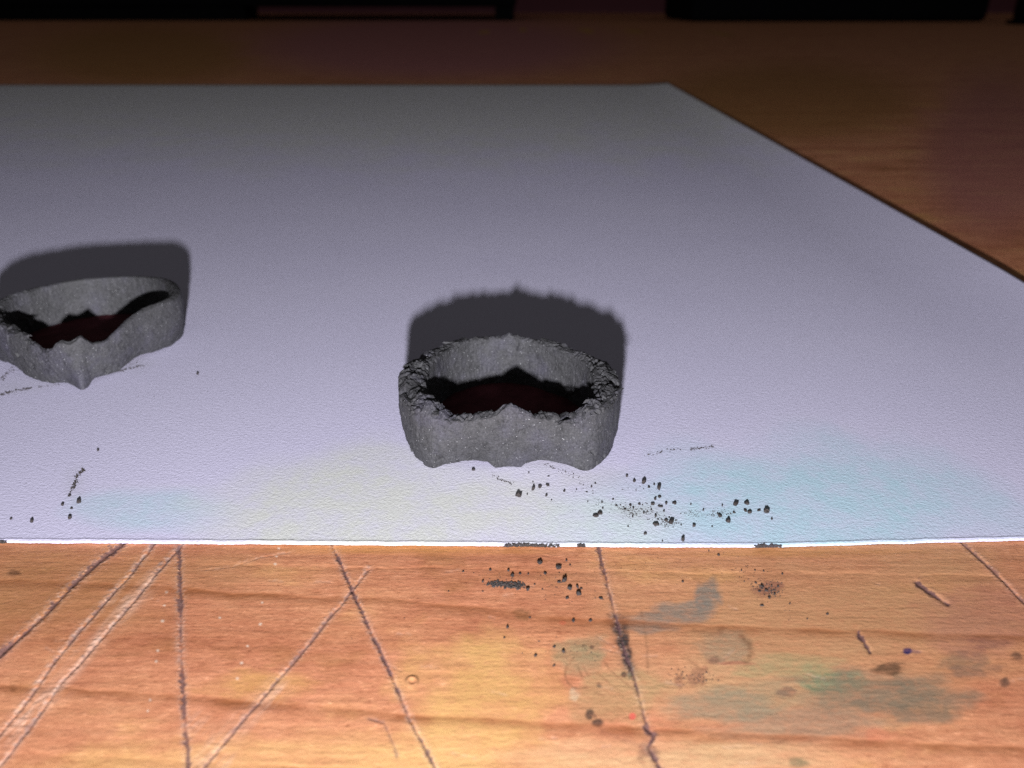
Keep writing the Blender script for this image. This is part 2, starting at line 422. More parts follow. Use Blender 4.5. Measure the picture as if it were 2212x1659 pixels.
for bu, bv, ru, rv, col, a, rg in [
    (1337, 1354, 20, 18, BK, 1.0, 0.6), (1346, 1384, 17, 26, BK, 1.0, 0.5), (1354, 1416, 13, 26, BK, 1.0, 0.5), (1362, 1446, 8, 20, BK, 0.9, 0.6),
    *[(z_[0] * .3348, 1141 + z_[1] * .3348, 4.0, 3.2, (0.85, 0.68, 0.55), 0.8, 0.8) for z_ in ((1075, 410), (1060, 500), (1050, 600), (1020, 790), (1008, 860), (970, 1110), (955, 1180), (1420, 580), (1690, 480), (1680, 620), (1600, 760), (1560, 870), (1530, 970), (1800, 130), (1785, 180), (1775, 230))],
    (1530, 1285, 34, 36, GB, 0.8, 0.8), (1480, 1322, 80, 26, GB, 0.72, 0.9), (1400, 1345, 70, 26, GB, 0.6, 0.9), (1270, 1398, 50, 30, (0.27, 0.24, 0.14), 0.45, 0.9), (1565, 1395, 60, 38, (0.27, 0.22, 0.15), 0.5, 1),
    (1335, 1505, 110, 65, (0.36, 0.30, 0.14), 0.40, 1), (1790, 1472, 80, 32, (0.16, 0.25, 0.14), 0.85, 0.9), (1700, 1440, 120, 30, (0.33, 0.30, 0.15), 0.5, 1), (1250, 1420, 60, 40, (0.28, 0.27, 0.15), 0.5, 1), (1640, 1510, 120, 45, (0.33, 0.25, 0.15), 0.55, 1),
    (1880, 1500, 190, 50, (0.24, 0.18, 0.12), 0.8, 1), (1990, 1525, 140, 50, (0.21, 0.16, 0.11), 0.78, 1), (1720, 1568, 190, 46, (0.30, 0.22, 0.15), 0.65, 1), (1560, 1530, 130, 42, (0.29, 0.24, 0.16), 0.65, 1),
    (1925, 1444, 48, 12, (0.11, 0.06, 0.035), 0.85, 1.1), (1905, 1452, 30, 8, (0.12, 0.07, 0.04), 0.6, 1.3), (2080, 1425, 62, 24, (0.20, 0.14, 0.09), 0.6, 1), (2140, 1390, 60, 16, (0.16, 0.09, 0.07), 0.5, 1), (2120, 1345, 150, 90, (0.36, 0.13, 0.11), 0.42, 0.8), (2100, 1450, 60, 16, (0.15, 0.11, 0.09), 0.5, 1),
    (1960, 1407, 11, 9, (0.012, 0.014, 0.10), 0.95, 0.4), (1972, 1408, 20, 5, (0.05, 0.04, 0.12), 0.4, 0.8), (2170, 1474, 14, 12, BK, 0.75, 0.5), (2196, 1418, 16, 9, BK, 0.6, 0.8),
    (1274, 1543, 11, 14, BK, 0.85, 0.4), (1292, 1561, 15, 11, BK, 0.85, 0.5), (1286, 1546, 4, 5, BK, 0.7, 0.3), (1347, 1457, 7, 7, BK, 0.85, 0.3), (1279, 1398, 6, 5, BK, 0.7, 0.4), (1260, 1395, 4, 4, BK, 0.6, 0.4), (1218, 1408, 6, 5, BK, 0.6, 0.5),
    (1294, 1480, 7, 6, (0.10, 0.08, 0.06), 0.7, 0.5), (1366, 1547, 9, 9, (0.78, 0.10, 0.09), 0.85, 0.3), (1216, 1345, 9, 6, (0.75, 0.12, 0.08), 0.45, 0.5), (1700, 1496, 26, 12, (0.17, 0.10, 0.08), 0.6, 0.8),
    (1655, 1272, 38, 20, (0.17, 0.06, 0.06), 0.55, 1.3), (1130, 1330, 24, 12, (0.14, 0.08, 0.03), 0.5, 1.2), (1540, 1425, 24, 8, (0.16, 0.06, 0.05), 0.5, 1.2), (1590, 1432, 40, 5, (0.30, 0.07, 0.06), 0.5, 1), (1510, 1460, 20, 22, (0.19, 0.06, 0.05), 0.45, 1.5), (1466, 1468, 14, 18, (0.19, 0.07, 0.05), 0.45, 1.5),
    (30, 1237, 18, 9, (0.10, 0.045, 0.025), 0.7, 0.7), (27, 1486, 10, 9, (0.10, 0.06, 0.03), 0.55, 0.6), (1240, 1500, 12, 14, (0.6, 0.48, 0.33), 0.5, 1), (1400, 1620, 26, 24, (0.13, 0.05, 0.045), 0.45, 1.3), (1725, 1648, 26, 14, (0.12, 0.14, 0.08), 0.6, 0.9), (1890, 1590, 50, 20, (0.60, 0.19, 0.11), 0.5, 1)]:
    rr = np.hypot((un - bu) / ru, (vn - bv) / rv)
    loc_ = np.where(rr < 2.2)[0]
    if len(loc_) == 0: continue
    ul, vl = un[loc_], vn[loc_]
    nn = fbm(np.stack([ul / (ru * 0.8 + 6), vl / (rv * 0.8 + 6), np.full_like(ul, bu)], 1), 4)
    al = np.zeros(len(un)); al[loc_] = a * np.clip((1.05 + rg * 0.9 * nn - rr[loc_]) * 2.2, 0, 1)
    put(col, al)
# ink strokes and rubbed marks
for pts, wd, col, a in [
    ([(1331, 1340), (1340, 1375), (1352, 1415), (1362, 1448)], 13, BK, 0.9), ([(1322, 1338), (1350, 1342)], 10, BK, 0.75), ([(1362, 1440), (1371, 1470), (1380, 1500)], 4, BK, 0.5),
    ([(1222, 1440), (1220, 1460), (1228, 1476), (1245, 1488), (1268, 1486)], 2.2, BR, 0.75), ([(1240, 1420), (1232, 1430), (1224, 1446)], 2.2, BR, 0.6), ([(1248, 1440), (1258, 1462)], 2.4, BR, 0.65), ([(1260, 1440), (1272, 1460)], 1.8, BR, 0.5),
    ([(1305, 1428), (1318, 1448), (1345, 1470), (1378, 1494)], 2.0, BR, 0.6), ([(1290, 1452), (1312, 1472), (1338, 1490)], 2.0, BR, 0.5), ([(1284, 1494), (1303, 1502)], 2.4, BR, 0.6),
    ([(1385, 1320), (1392, 1360), (1398, 1400), (1400, 1450)], 3.5, (0.22, 0.11, 0.06), 0.5), ([(1601, 1374), (1620, 1392), (1622, 1412), (1612, 1430)], 7, BR, 0.7), ([(1498, 1360), (1530, 1364), (1560, 1366)], 4, BR, 0.55), ([(1555, 1360), (1562, 1358)], 5, BR, 0.6),
    ([(1488, 1425), (1512, 1445)], 2.5, BR, 0.45), ([(1745, 1370), (1760, 1376)], 2.5, BR, 0.4), ([(1500, 1250), (1518, 1262)], 2, BR, 0.5), ([(1300, 1580), (1380, 1610), (1410, 1640), (1430, 1665)], 5, (0.20, 0.08, 0.06), 0.4),
    ([(1400, 1590), (1406, 1620), (1424, 1660)], 8, (0.13, 0.05, 0.04), 0.65)]:
    d, p, s = seg_dist(un + 2.2 * wob, vn + 2.2 * wob2, pts)
    put(col, a * np.exp(-(d / wd) ** 2) * np.clip(0.75 + 0.9 * wob2 + 0.6 * wob, 0, 1))
# small dried drop: a raised ring
rr = np.hypot(un - 890, (vn - 1473) * 1.15)
zn += 0.0055 * np.exp(-((rr - 10) / 4.5) ** 2)
put((0.20, 0.11, 0.05), 0.55 * np.exp(-((rr - 13.5) / 3) ** 2) * (vn > 1466))
z[iu] = zn; grain[iu] = np.clip(gn, 0, 1); fibre[iu] = np.clip(fn, 0, 1); amt[iu] = an; stain_tint[iu, :3] = sn
# broad reddish and brown tints on the wood behind the sheet
uf, vf = chart(np.clip(x, -90, 90), np.maximum(y, 0.4))
for bu, bv, ru, rv, col, a in [(930, 100, 420, 75, (0.50, 0.19, 0.22), 0.85), (2150, 330, 170, 190, (0.36, 0.13, 0.14), 0.7), (300, 120, 260, 70, (0.42, 0.20, 0.045), 0.7), (1700, 220, 330, 90, (0.34, 0.155, 0.04), 0.75)]:
    k = a * np.clip((1.15 - np.hypot((uf - bu) / ru, (vf - bv) / rv)) * 2.0, 0, 1) * (y > 4)
    far = k > amt
    amt = np.where(far, k, amt); stain_tint[far, :3] = col
# out-of-focus light spots far behind the paper, painted into the wood as yellow
for bu, bv, rc in [(1047, 68, 0.55), (1130, 66, 0.5), (1266, 66, 0.6), (1372, 68, 0.6), (1556, 72, 0.5), (680, 74, 0.25), (1218, 122, 0.2)]:
    gx, gy, _ = G(bu, bv)
    k = np.clip((1.1 - np.hypot((x - gx) / rc, (y - gy) / (rc * 5))) * 2, 0, 1)
    far = k > amt
    amt = np.where(far, k * 0.8, amt); stain_tint[far, :3] = (0.62, 0.36, 0.05)
# keep the wood clear of the sheet that lies on it
z = np.where((y > 2.60) & (y < 40), np.minimum(z, -0.002), z)
table = mesh_obj('table_surface', np.stack([x, y, z], 1), grid_faces(len(xs), len(ys)), WOOD)
dirt_all = np.zeros(len(x)); dirt_all[iu] = np.clip(dn, 0, 1); attr_f(table, 'dirt', dirt_all); attr_f(table, 'grain', grain); attr_f(table, 'fibre', fibre); attr_f(table, 'stain_tint_amount', amt); attr_c(table, 'stain_tint', stain_tint)
tag(table, 'scratched orange wooden table top with cuts, stains and dark grain lines', 'table', kind='structure')

# dark room behind the table
bw = mesh_obj('back_wall', [(-160, 118, -30), (160, 118, -30), (160, 118, 60), (-160, 118, 60)], [(0, 1, 2, 3)], BACK, smooth=False)
tag(bw, 'dim red brown surface behind the table', 'wall', kind='structure')

# ------------------------------------------------------------------ sheet of paper
PT = 0.012
front = [(-900, 1150), (-300, 1168), (0, 1176), (400, 1178), (800, 1181), (1200, 1184), (1500, 1186), (1690, 1185), (2000, 1176), (2212, 1171), (2500, 1166), (2900, 1158)]
fx = np.array([G(a, b)[0] for a, b in front]); fy = np.array([G(a, b)[1] for a, b in front])
px = np.concatenate([np.arange(-22, -2.3, 0.12), np.arange(-2.3, 2.3, 0.0045), np.arange(2.3, 3.9001, 0.02)])
npx = len(px)
y0 = np.interp(px, fx, fy)
edge_n = np.stack([px * 9, np.zeros(npx), np.zeros(npx)], 1)
y0 = y0 + 0.006 * fbm(edge_n, 3) + 0.0035 * fbm(edge_n * 9, 3)
YB = 20.7
prog = np.concatenate([np.linspace(0, 0.003, 22), np.linspace(0.003, 0.02, 20)[1:], 0.02 + 0.98 * np.linspace(0, 1, 90)[1:] ** 1.25])
rows, tops = [], []
def lift(xx, yy):
    c = np.clip((xx - 2.9) / 1.0, 0, 1) ** 2 * np.clip((yy - 3.4) / 2.5, 0, 1) * 0.05
    return 0.0045 + c
V = []
def sheet_row(yy, zz): return np.stack([px, yy, zz], 1)
zb = lift(px, y0)
V.append(sheet_row(y0 + 0.004, zb))                         # bottom of the cut front edge
bur = 0.0025 * fbm(edge_n * 14 + 8, 3)
for k in range(1, 6):                                         # the cut edge itself, a little burred
    V.append(sheet_row(y0 + 0.0012 * (k == 1) + 0.0018 * fbm(edge_n * 12 + k * 3.3, 2), zb + PT * k / 6 + bur * 0.3))
V.append(sheet_row(y0 + 0.0012, zb + PT + bur * 0.6))
for t in prog[1:]:
    yy = y0 + (YB - y0) * t
    ridge = 0.0022 * np.exp(-((yy - y0 - 0.012) / 0.006) ** 2) * (1 + 0.5 * fbm(edge_n * 2 + 5, 2))
    V.append(sheet_row(yy, lift(px, yy) + PT + ridge))
yy = np.full(npx, YB); V.append(sheet_row(yy, lift(px, yy)))
nr = len(V)
# underside
Vp = np.concatenate(V)
faces = grid_faces(npx, nr)
last = (nr - 1) * npx
side_r = np.array([[(k) * npx + npx - 1, (k + 1) * npx + npx - 1] for k in range(nr - 1)])
extra_v, extra_f = [], []
base_i = len(Vp)
under = Vp[npx - 1::npx].copy(); under[:, 2] = lift(under[:, 0], under[:, 1])
under_l = Vp[0::npx].copy(); under_l[:, 2] = lift(under_l[:, 0], under_l[:, 1])
Vp = np.concatenate([Vp, under, under_l])
sf = [(k * npx + npx - 1, base_i + k, base_i + k + 1, (k + 1) * npx + npx - 1) for k in range(6, nr - 1)]
sf += [((k + 1) * npx, base_i + nr + k + 1, base_i + nr + k, k * npx) for k in range(6, nr - 1)]
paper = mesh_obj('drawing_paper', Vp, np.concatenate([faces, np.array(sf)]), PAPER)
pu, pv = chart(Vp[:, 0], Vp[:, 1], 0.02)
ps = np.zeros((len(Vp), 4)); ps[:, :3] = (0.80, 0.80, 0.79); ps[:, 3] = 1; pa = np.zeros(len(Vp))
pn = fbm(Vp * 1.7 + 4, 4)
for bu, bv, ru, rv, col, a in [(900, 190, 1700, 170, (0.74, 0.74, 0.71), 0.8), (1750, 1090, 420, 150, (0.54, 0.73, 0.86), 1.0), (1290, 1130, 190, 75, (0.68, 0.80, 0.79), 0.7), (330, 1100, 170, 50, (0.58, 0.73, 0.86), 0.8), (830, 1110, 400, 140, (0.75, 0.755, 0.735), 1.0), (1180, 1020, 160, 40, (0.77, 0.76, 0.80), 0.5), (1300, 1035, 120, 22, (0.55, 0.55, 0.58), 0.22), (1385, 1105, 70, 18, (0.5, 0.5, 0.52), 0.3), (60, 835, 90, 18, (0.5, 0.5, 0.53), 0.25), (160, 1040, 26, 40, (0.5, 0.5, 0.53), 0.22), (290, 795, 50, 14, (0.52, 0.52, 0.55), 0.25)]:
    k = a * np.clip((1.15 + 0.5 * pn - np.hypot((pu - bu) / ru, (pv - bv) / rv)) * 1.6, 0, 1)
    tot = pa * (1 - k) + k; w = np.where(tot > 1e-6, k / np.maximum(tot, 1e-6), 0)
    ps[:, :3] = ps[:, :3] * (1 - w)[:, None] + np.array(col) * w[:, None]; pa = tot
attr_c(paper, 'stain_tint', ps); attr_f(paper, 'stain_tint_amount', pa)
tag(paper, 'large white sheet of grainy drawing paper lying on the wooden table', 'paper')
ZP = 0.0045 + PT            # top of the sheet
def onp(u_, v_): return G(u_, v_, ZP)

# ------------------------------------------------------------------ hollow grey rings
def periodic(tab):
    a = np.array([t[0] for t in tab], float); b = np.array([t[1] for t in tab], float)
    a = np.concatenate([a - 360, a, a + 360]); b = np.concatenate([b, b, b])
    # monotone cubic (Hermite) interpolation
    h = np.diff(a); dl = np.diff(b) / h
    m = np.zeros(len(a)); m[1:-1] = np.where(dl[:-1] * dl[1:] > 0, 2 * dl[:-1] * dl[1:] / (dl[:-1] + dl[1:] + 1e-12), 0)
    def f(q):
        q = np.asarray(q) % 360
        k = np.clip(np.searchsorted(a, q, side='right') - 1, 0, len(a) - 2)
        t = (q - a[k]) / h[k]
        return ((1 + 2 * t) * (1 - t) ** 2 * b[k] + t * (1 - t) ** 2 * h[k] * m[k] + t * t * (3 - 2 * t) * b[k + 1] + t * t * (t - 1) * h[k] * m[k + 1])
    return f

def smoothed(f, sig):
    a = np.arange(0, 360, 0.5); b = f(a)
    k = np.exp(-((np.minimum(a, 360 - a)) / sig) ** 2 / 2); k /= k.sum()
    c = np.real(np.fft.ifft(np.fft.fft(b) * np.fft.fft(k)))
    return lambda q: np.interp(np.asarray(q) % 360, np.append(a, 360), np.append(c, c[0]))
def ring(loc, top, base, thick, ztop, zdrop, zbot, rough, label, seed, nth=1150, nflake=26, flake_where=None):
    root = bpy.data.objects.new('hollow_ring', None); C.objects.link(root)
    root.location = (loc[0], loc[1], ZP); root.empty_display_size = 0.3
    fT, fB, fW = [smoothed(periodic(q), sg) for q, sg in ((top, 6.0), (base, 2.2), (thick, 6.0))]
    fZ, fD, fb, fR = [periodic(q) for q in (ztop, zdrop, zbot, rough)]
    th = np.linspace(0, 360, nth, endpoint=False)
    c, s = np.cos(np.radians(th)), np.sin(np.radians(th))
    rT, rB, wd, zt, zd, zb_, rg = fT(th), fB(th), fW(th), fZ(th), fD(th), fb(th), fR(th)
    jag = np.stack([c * 5 + seed, s * 5, np.zeros(nth)], 1)
    zt = zt + rg * (0.010 * fbm(jag, 3) + 0.010 * fbm(jag * 4.5, 3))
    zin = zt - zd + rg * 0.012 * fbm(jag * 3 + 7, 3)
    zb_ = np.maximum(zb_ + 0.007 * fbm(jag * 2.2 + 3, 3), 0.0)
    rows, rowz, kind = [], [], []
    n_o, n_r, n_i = 82, 64, 64
    for k in range(n_o):
        t = k / (n_o - 1); z_ = zb_ + (zt - zb_) * t
        bul = np.sin(np.pi * t) * 0.008
        rows.append(rB + (rT - rB) * (1 - (1 - t) ** 1.9) + bul); rowz.append(z_); kind.append(np.full(nth, 0.75 * max(0.0, (t - 0.74) / 0.26) ** 1.5))
    for k in range(1, n_r + 1):
        t = k / n_r
        hump = 0.20 * np.sin(np.pi * t) * wd
        rows.append(rT - wd * t); rowz.append(zt + (zin - zt) * t + hump); kind.append(np.full(nth, 0.75 + 0.25 * math.sin(math.pi * t)))
    rI = rT - wd; rIb = np.maximum(rB - wd * 0.8, 0.05)
    for k in range(1, n_i + 1):
        t = k / n_i
        rows.append(rI + (rIb - rI) * t); rowz.append(zin + (zb_ - zin) * t); kind.append(np.full(nth, max(0.0, 0.5 - t * 5)))
    for k in range(1, 5):
        t = k / 5
        rows.append(rIb + (rB - rIb) * t); rowz.append(zb_); kind.append(np.full(nth, 0.0))
    Rr, Zz, K = np.concatenate(rows), np.concatenate(rowz), np.concatenate(kind)
    nrow = len(rows)
    cc, ss = np.tile(c, nrow), np.tile(s, nrow)
    rgh = np.tile(rg, nrow)
    P = np.stack([Rr * cc, Rr * ss, Zz], 1)
    # displacement: torn, flaky layers on the rim, light grain and drag marks on the walls
    ang = np.tile(np.radians(th), nrow)
    lay = np.stack([cc * 3.2 + seed, ss * 3.2, Zz * 16], 1)
    Q = P + np.array([seed, 0, 0])
    rdg = ridged(np.stack([cc * 6 + seed, ss * 6, Rr * 20 + Zz * 8], 1), 3)
    crack = np.clip(ridged(np.stack([Rr * 20 + Zz * 16 + 2.4 * fbm(Q * 8, 3), cc * 3.3 + seed, ss * 3.3], 1), 2) - 0.45, 0, 1)
    shelf = fbm(np.stack([cc * 4.2 + seed, ss * 4.2, Rr * 13 + Zz * 9], 1), 4, 0.55)
    terr = np.floor(shelf * 5) / 5 * 0.7 + shelf * 0.3
    up = K * rgh * (0.014 * (rdg - 0.45) + 0.022 * terr - 0.060 * crack ** 1.5)
    inn = K * rgh * 0.014 * fbm(Q * 12 + 3, 4)
    wallk = 1 - np.clip(K, 0, 1)
    pit = np.clip(fbm(Q * 16 + 11, 3) - 0.30, 0, 1)
    drag = fbm(np.stack([cc * 24 + seed, ss * 24, Zz * 3], 1), 3)
    rad = wallk * (rgh * 0.014 * fbm(Q * 4.5 + 2, 3) + 0.008 * fbm(Q * 9, 4) + 0.0035 * fbm(Q * 45, 3) + 0.0025 * drag * (0.4 + 0.6 * rgh) - 0.075 * pit * rgh + 0.004 * np.round(3 * fbm(Q * 7 + 5, 3)) / 3 * rgh) + inn
    P[:, 0] += cc * rad; P[:, 1] += ss * rad; P[:, 2] += up
    P[:, 2] = np.maximum(P[:, 2], 0.0)
    f = grid_faces(nth, nrow, True)
    first = np.arange(nth); lastr = (nrow - 1) * nth
    close = np.stack([lastr + first, lastr + (first + 1) % nth, (first + 1) % nth, first], -1)
    w = mesh_obj('ring_wall', P, np.concatenate([f, close]), GRAPH, root)
    attr_v(w, 'wallco', np.stack([ang * 0.5, Zz, np.zeros(len(Zz))], 1))
    # dark floor closing the bottom of the hollow
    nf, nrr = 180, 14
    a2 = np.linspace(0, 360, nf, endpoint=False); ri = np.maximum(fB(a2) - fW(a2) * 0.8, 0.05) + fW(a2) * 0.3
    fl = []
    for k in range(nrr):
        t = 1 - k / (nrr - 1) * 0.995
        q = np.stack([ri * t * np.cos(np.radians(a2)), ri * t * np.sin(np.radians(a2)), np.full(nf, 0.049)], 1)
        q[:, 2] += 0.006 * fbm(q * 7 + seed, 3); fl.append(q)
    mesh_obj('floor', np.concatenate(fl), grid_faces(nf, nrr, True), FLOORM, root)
    # loose flakes still clinging to the torn rim
    r_ = random.Random(int(seed * 10))
    for k in range(nflake):
        a0 = r_.uniform(*r_.choice(flake_where))
        t = r_.uniform(0.08, 0.85)
        rr_ = float(fT(a0) - fW(a0) * t); zz_ = float(fZ(a0) - fD(a0) * t) + 0.006 * float(fR(a0))
        ln, wi, hi = r_.uniform(0.05, 0.13), r_.uniform(0.018, 0.045), r_.uniform(0.006, 0.012)
        nseg = 11; vs = []
        for layer in (-1, 1):
            for q in range(nseg):
                an2 = 2 * math.pi * q / nseg; k2 = r_.uniform(0.65, 1.15) * (1.0 if layer < 0 else 0.82)
                vs.append((math.cos(an2) * ln * k2 * 0.6, math.sin(an2) * wi * k2 * 0.7, layer * hi * 0.5 + r_.uniform(-1, 1) * hi * 0.3))
        vs += [(0, 0, -hi * 0.6), (0, 0, hi * 0.7)]
        fs = []
        for q in range(nseg):
            q2 = (q + 1) % nseg
            fs += [(q, q2, nseg + q2), (q, nseg + q2, nseg + q), (q2, q, 2 * nseg), (nseg + q, nseg + q2, 2 * nseg + 1)]
        fo_ = mesh_obj('flake', vs, fs, GRAPH_RIM, root, smooth=False)
        fo_.location = (rr_ * math.cos(R(a0)), rr_ * math.sin(R(a0)), zz_)
        fo_.rotation_euler = (r_.uniform(-0.45, 0.45), r_.uniform(-0.22, 0.22), R(a0 + 90) + r_.uniform(-0.4, 0.4))
    tag(root, label, 'ring', 'hollow grey rings standing on the paper')
    return root

ring((-0.01, 3.46),
     top=[(0, .525), (20, .475), (49, .41), (75, .425), (90, .445), (108, .46), (135, .47), (158, .50), (180, .545), (208, .566), (222, .568), (234, .515), (246, .455), (258, .428), (270, .42), (282, .43), (297, .465), (308, .525), (318, .570), (332, .566), (345, .548)],
     base=[(0, .50), (20, .45), (49, .39), (90, .42), (108, .43), (135, .44), (158, .47), (180, .53), (198, .545), (217, .548), (226, .556), (236, .485), (248, .43), (270, .398), (292, .43), (302, .49), (311, .567), (320, .56), (336, .553), (347, .53)],
     thick=[(0, .12), (40, .05), (90, .035), (140, .055), (165, .11), (185, .135), (210, .13), (228, .10), (240, .06), (258, .065), (270, .03), (283, .035), (295, .06), (310, .06), (325, .11), (345, .125)],
     ztop=[(0, .31), (30, .31), (60, .312), (84, .318), (87.5, .322), (90.5, .340), (93.5, .324), (97, .316), (120, .315), (150, .31), (180, .315), (208, .288), (222, .298), (234, .255), (246, .268), (256, .276), (261, .292), (265, .318), (269, .336), (273, .334), (277, .318), (282, .300), (288, .285), (297, .272), (303, .248), (308, .263), (313, .280), (320, .296), (335, .292)],
     zdrop=[(0, -.005), (45, .0), (90, .0), (135, .0), (180, -.005), (215, -.012), (245, -.012), (270, .0), (300, -.012), (325, -.012)],
     zbot=[(0, .0), (40, .02), (90, .0), (140, .02), (180, .0), (198, .012), (215, .006), (225, .0), (228, .003), (234, .024), (244, .040), (254, .034), (261, .0), (271, .008), (277, .0), (281, .026), (290, .042), (302, .030), (311, .0), (325, .012), (340, .0)],
     rough=[(0, .9), (40, .6), (90, .45), (140, .6), (180, 1.0), (225, 1.0), (250, .7), (270, .5), (300, .75), (330, 1.0)],
     label='thick grey ring with ragged torn rim all round, standing near the paper centre', seed=2.3,
     nflake=56, flake_where=[(160, 242), (165, 235), (295, 378), (320, 372), (30, 60), (120, 160)])

ring((-2.66, 4.40),
     top=[(0, .535), (12, .60), (35, .60), (50, .59), (66, .578), (85, .56), (104, .55), (132, .52), (146, .505), (160, .525), (172, .525), (186, .51), (200, .47), (215, .435), (234, .42), (252, .43), (268, .465), (280, .495), (293, .525), (303, .50), (312, .48), (326, .46), (340, .455), (350, .475)],
     base=[(0, .465), (11, .50), (24, .55), (43, .58), (66, .55), (90, .52), (110, .51), (140, .49), (170, .53), (187, .535), (200, .47), (215, .42), (228, .40), (250, .42), (268, .45), (284, .485), (289, .515), (294, .62), (298, .515), (308, .48), (320, .455), (337, .42), (351, .435)],
     thick=[(0, .05), (20, .07), (40, .06), (60, .035), (90, .028), (130, .025), (160, .05), (185, .08), (205, .09), (235, .07), (255, .045), (280, .04), (310, .03), (340, .04)],
     ztop=[(0, .312), (20, .312), (45, .318), (70, .304), (95, .298), (120, .304), (150, .312), (170, .308), (195, .29), (215, .305), (240, .305), (255, .268), (265, .246), (275, .214), (281, .225), (285, .255), (288, .27), (292, .258), (296, .268), (299, .288), (302, .25), (306, .224), (312, .218), (326, .255), (336, .283), (350, .306)],
     zdrop=[(0, .0), (90, .0), (180, .02), (225, .04), (260, .0)],
     zbot=[(0, .012), (12, .0), (40, .0), (90, .0), (140, .0), (180, .0), (200, .004), (213, .028), (230, .040), (248, .022), (268, .004), (282, .012), (293, .0), (295, .0), (301, .022), (315, .012), (330, .03), (340, .036), (351, .020)],
     rough=[(0, .2), (60, .12), (120, .12), (170, .4), (200, .9), (240, 1.0), (262, .75), (285, .5), (300, .35), (330, .2)],
     label='smooth sided grey ring with a clean back rim, cut off by the left picture edge', seed=8.1,
     nflake=18, flake_where=[(195, 258), (205, 262)])

# ------------------------------------------------------------------ crumbs
def crumb_mesh(seed):
    import bmesh
    bm = bmesh.new(); bmesh.ops.create_icosphere(bm, subdivisions=2, radius=1)
    co = np.array([v_.co[:] for v_ in bm.verts])
    d = 1 + 0.75 * fbm(co * 1.2 + seed * 7.7, 3) + 0.45 * fbm(co * 3.1 + seed, 2)
    sc = np.random.default_rng(int(seed)).uniform(0.6, 1.25, 3); sc[2] *= 0.85
    co2 = co * d[:, None] * sc; co2[:, 2] -= co2[:, 2].min()
    for v_, c_ in zip(bm.verts, co2): v_.co = c_
    me = bpy.data.meshes.new('crumb'); bm.to_mesh(me); bm.free(); me.materials.append(CRUMB)
    return me
CM = [crumb_mesh(k + 1) for k in range(14)]
def crumb(pos, r, label, group, name='graphite_crumb'):
    o = bpy.data.objects.new(name, random.choice(CM)); C.objects.link(o)
    o.location = (pos[0], pos[1], pos[2] - r * 0.12)
    o.scale = (r * random.uniform(0.85, 1.2), r * random.uniform(0.85, 1.2), r * random.uniform(0.7, 1.0))
    o.rotation_euler = (0, 0, random.uniform(0, 6.28))
    return tag(o, label, 'crumb', group)
def px_r(v_, r): return 0.9 * r * (CAMH / math.sin(PITCH + math.atan((v_ - CY) / FPX))) / FPX
GP = 'dark crumbs on the paper'
SH = 'small dark crumb scattered among many on the paper right of the torn ring'
for u_, v_, r, lab in [
    (1120, 1072, 6.2, 'roundish dark crumb by itself on pale paper below the torn ring'),
    (1152, 1058, 5.2, 'dark crumb on the paper up and right of the lone roundish one'),
    (1166, 1053.5, 4.0, 'middle crumb of three in a rising row below the torn ring'),
    (1183, 1049.5, 3.6, 'rightmost crumb of three in a rising row below the torn ring'),
    (1180, 1072, 3.0, 'small crumb below the rising row of three on the paper'),
    (1391, 1044, 6.4, 'large dark crumb on blue tinted paper, nearest the streak right of the ring'),
    (1423, 1056, 6.0, 'large tilted dark crumb on blue tinted paper, right of another large one'),
    (1370, 1041, 4.2, 'slim dark crumb just left of the large pair on blue tinted paper'),
    (1354, 1030, 3.0, 'small crumb highest left of the group on blue tinted paper'),
    (1589, 1091, 7.4, 'largest dark crumb, far right group on blue tinted paper'),
    (1612, 1089, 4.8, 'dark crumb just right of the largest one on blue tinted paper'),
    (1619, 1108, 5.0, 'tall dark crumb below and right of the largest one on the paper'),
    (1656, 1107, 6.6, 'rightmost big round dark crumb on the blue tinted paper'),
    (1639, 1104, 3.6, 'small crumb just left of the rightmost big round one'),
    (1573, 1128, 5.0, 'angular crumb below the largest one, near the front of the paper'),
    (1475, 1168, 5.0, 'dark crumb closest to the front edge of the paper'),
    (1286, 1116, 4.8, 'left crumb of a touching pair on greenish tinted paper'),
    (1296, 1110.5, 4.8, 'right crumb of a touching pair on greenish tinted paper'),
    (1450, 1130, 7.0, 'lumpy dark crumb in the middle of the dense speckled patch'),
    (1416, 1135, 4.6, 'crumb directly left of the lumpy one in the speckled patch'),
    (1499, 1137, 4.2, 'pointed crumb right of the lumpy one, between two groups'),
    (171, 1086, 5.6, 'dark slanted crumb on the paper at left, below the dust streak'),
    (69, 1129, 5.2, 'flat dark crumb near the left front corner of the picture'),
    (151, 1121, 4.2, 'crumb at left nearest the paper edge, under the slanted one'),
    (136, 1092, 4.0, 'small crumb at left, beside the slanted one'),
    (155, 1099, 3.0, 'tiny crumb at left between the slanted one and the lower one'),
    (150, 1072, 3.2, 'tiny crumb at the lower tip of the left dust streak'),
    (24, 1122, 2.6, 'tiny crumb closest to the left picture edge on the paper'),
    (212, 974, 3.0, 'tiny lone crumb on the paper between left ring and dust streak'),
    (427, 810, 3.4, 'tiny lone crumb on the paper right of the smooth sided ring'),
    (1023, 1017, 3.4, 'tiny lone crumb under the left foot of the torn ring')]:
    crumb(onp(u_, v_), px_r(v_, r), lab, GP)
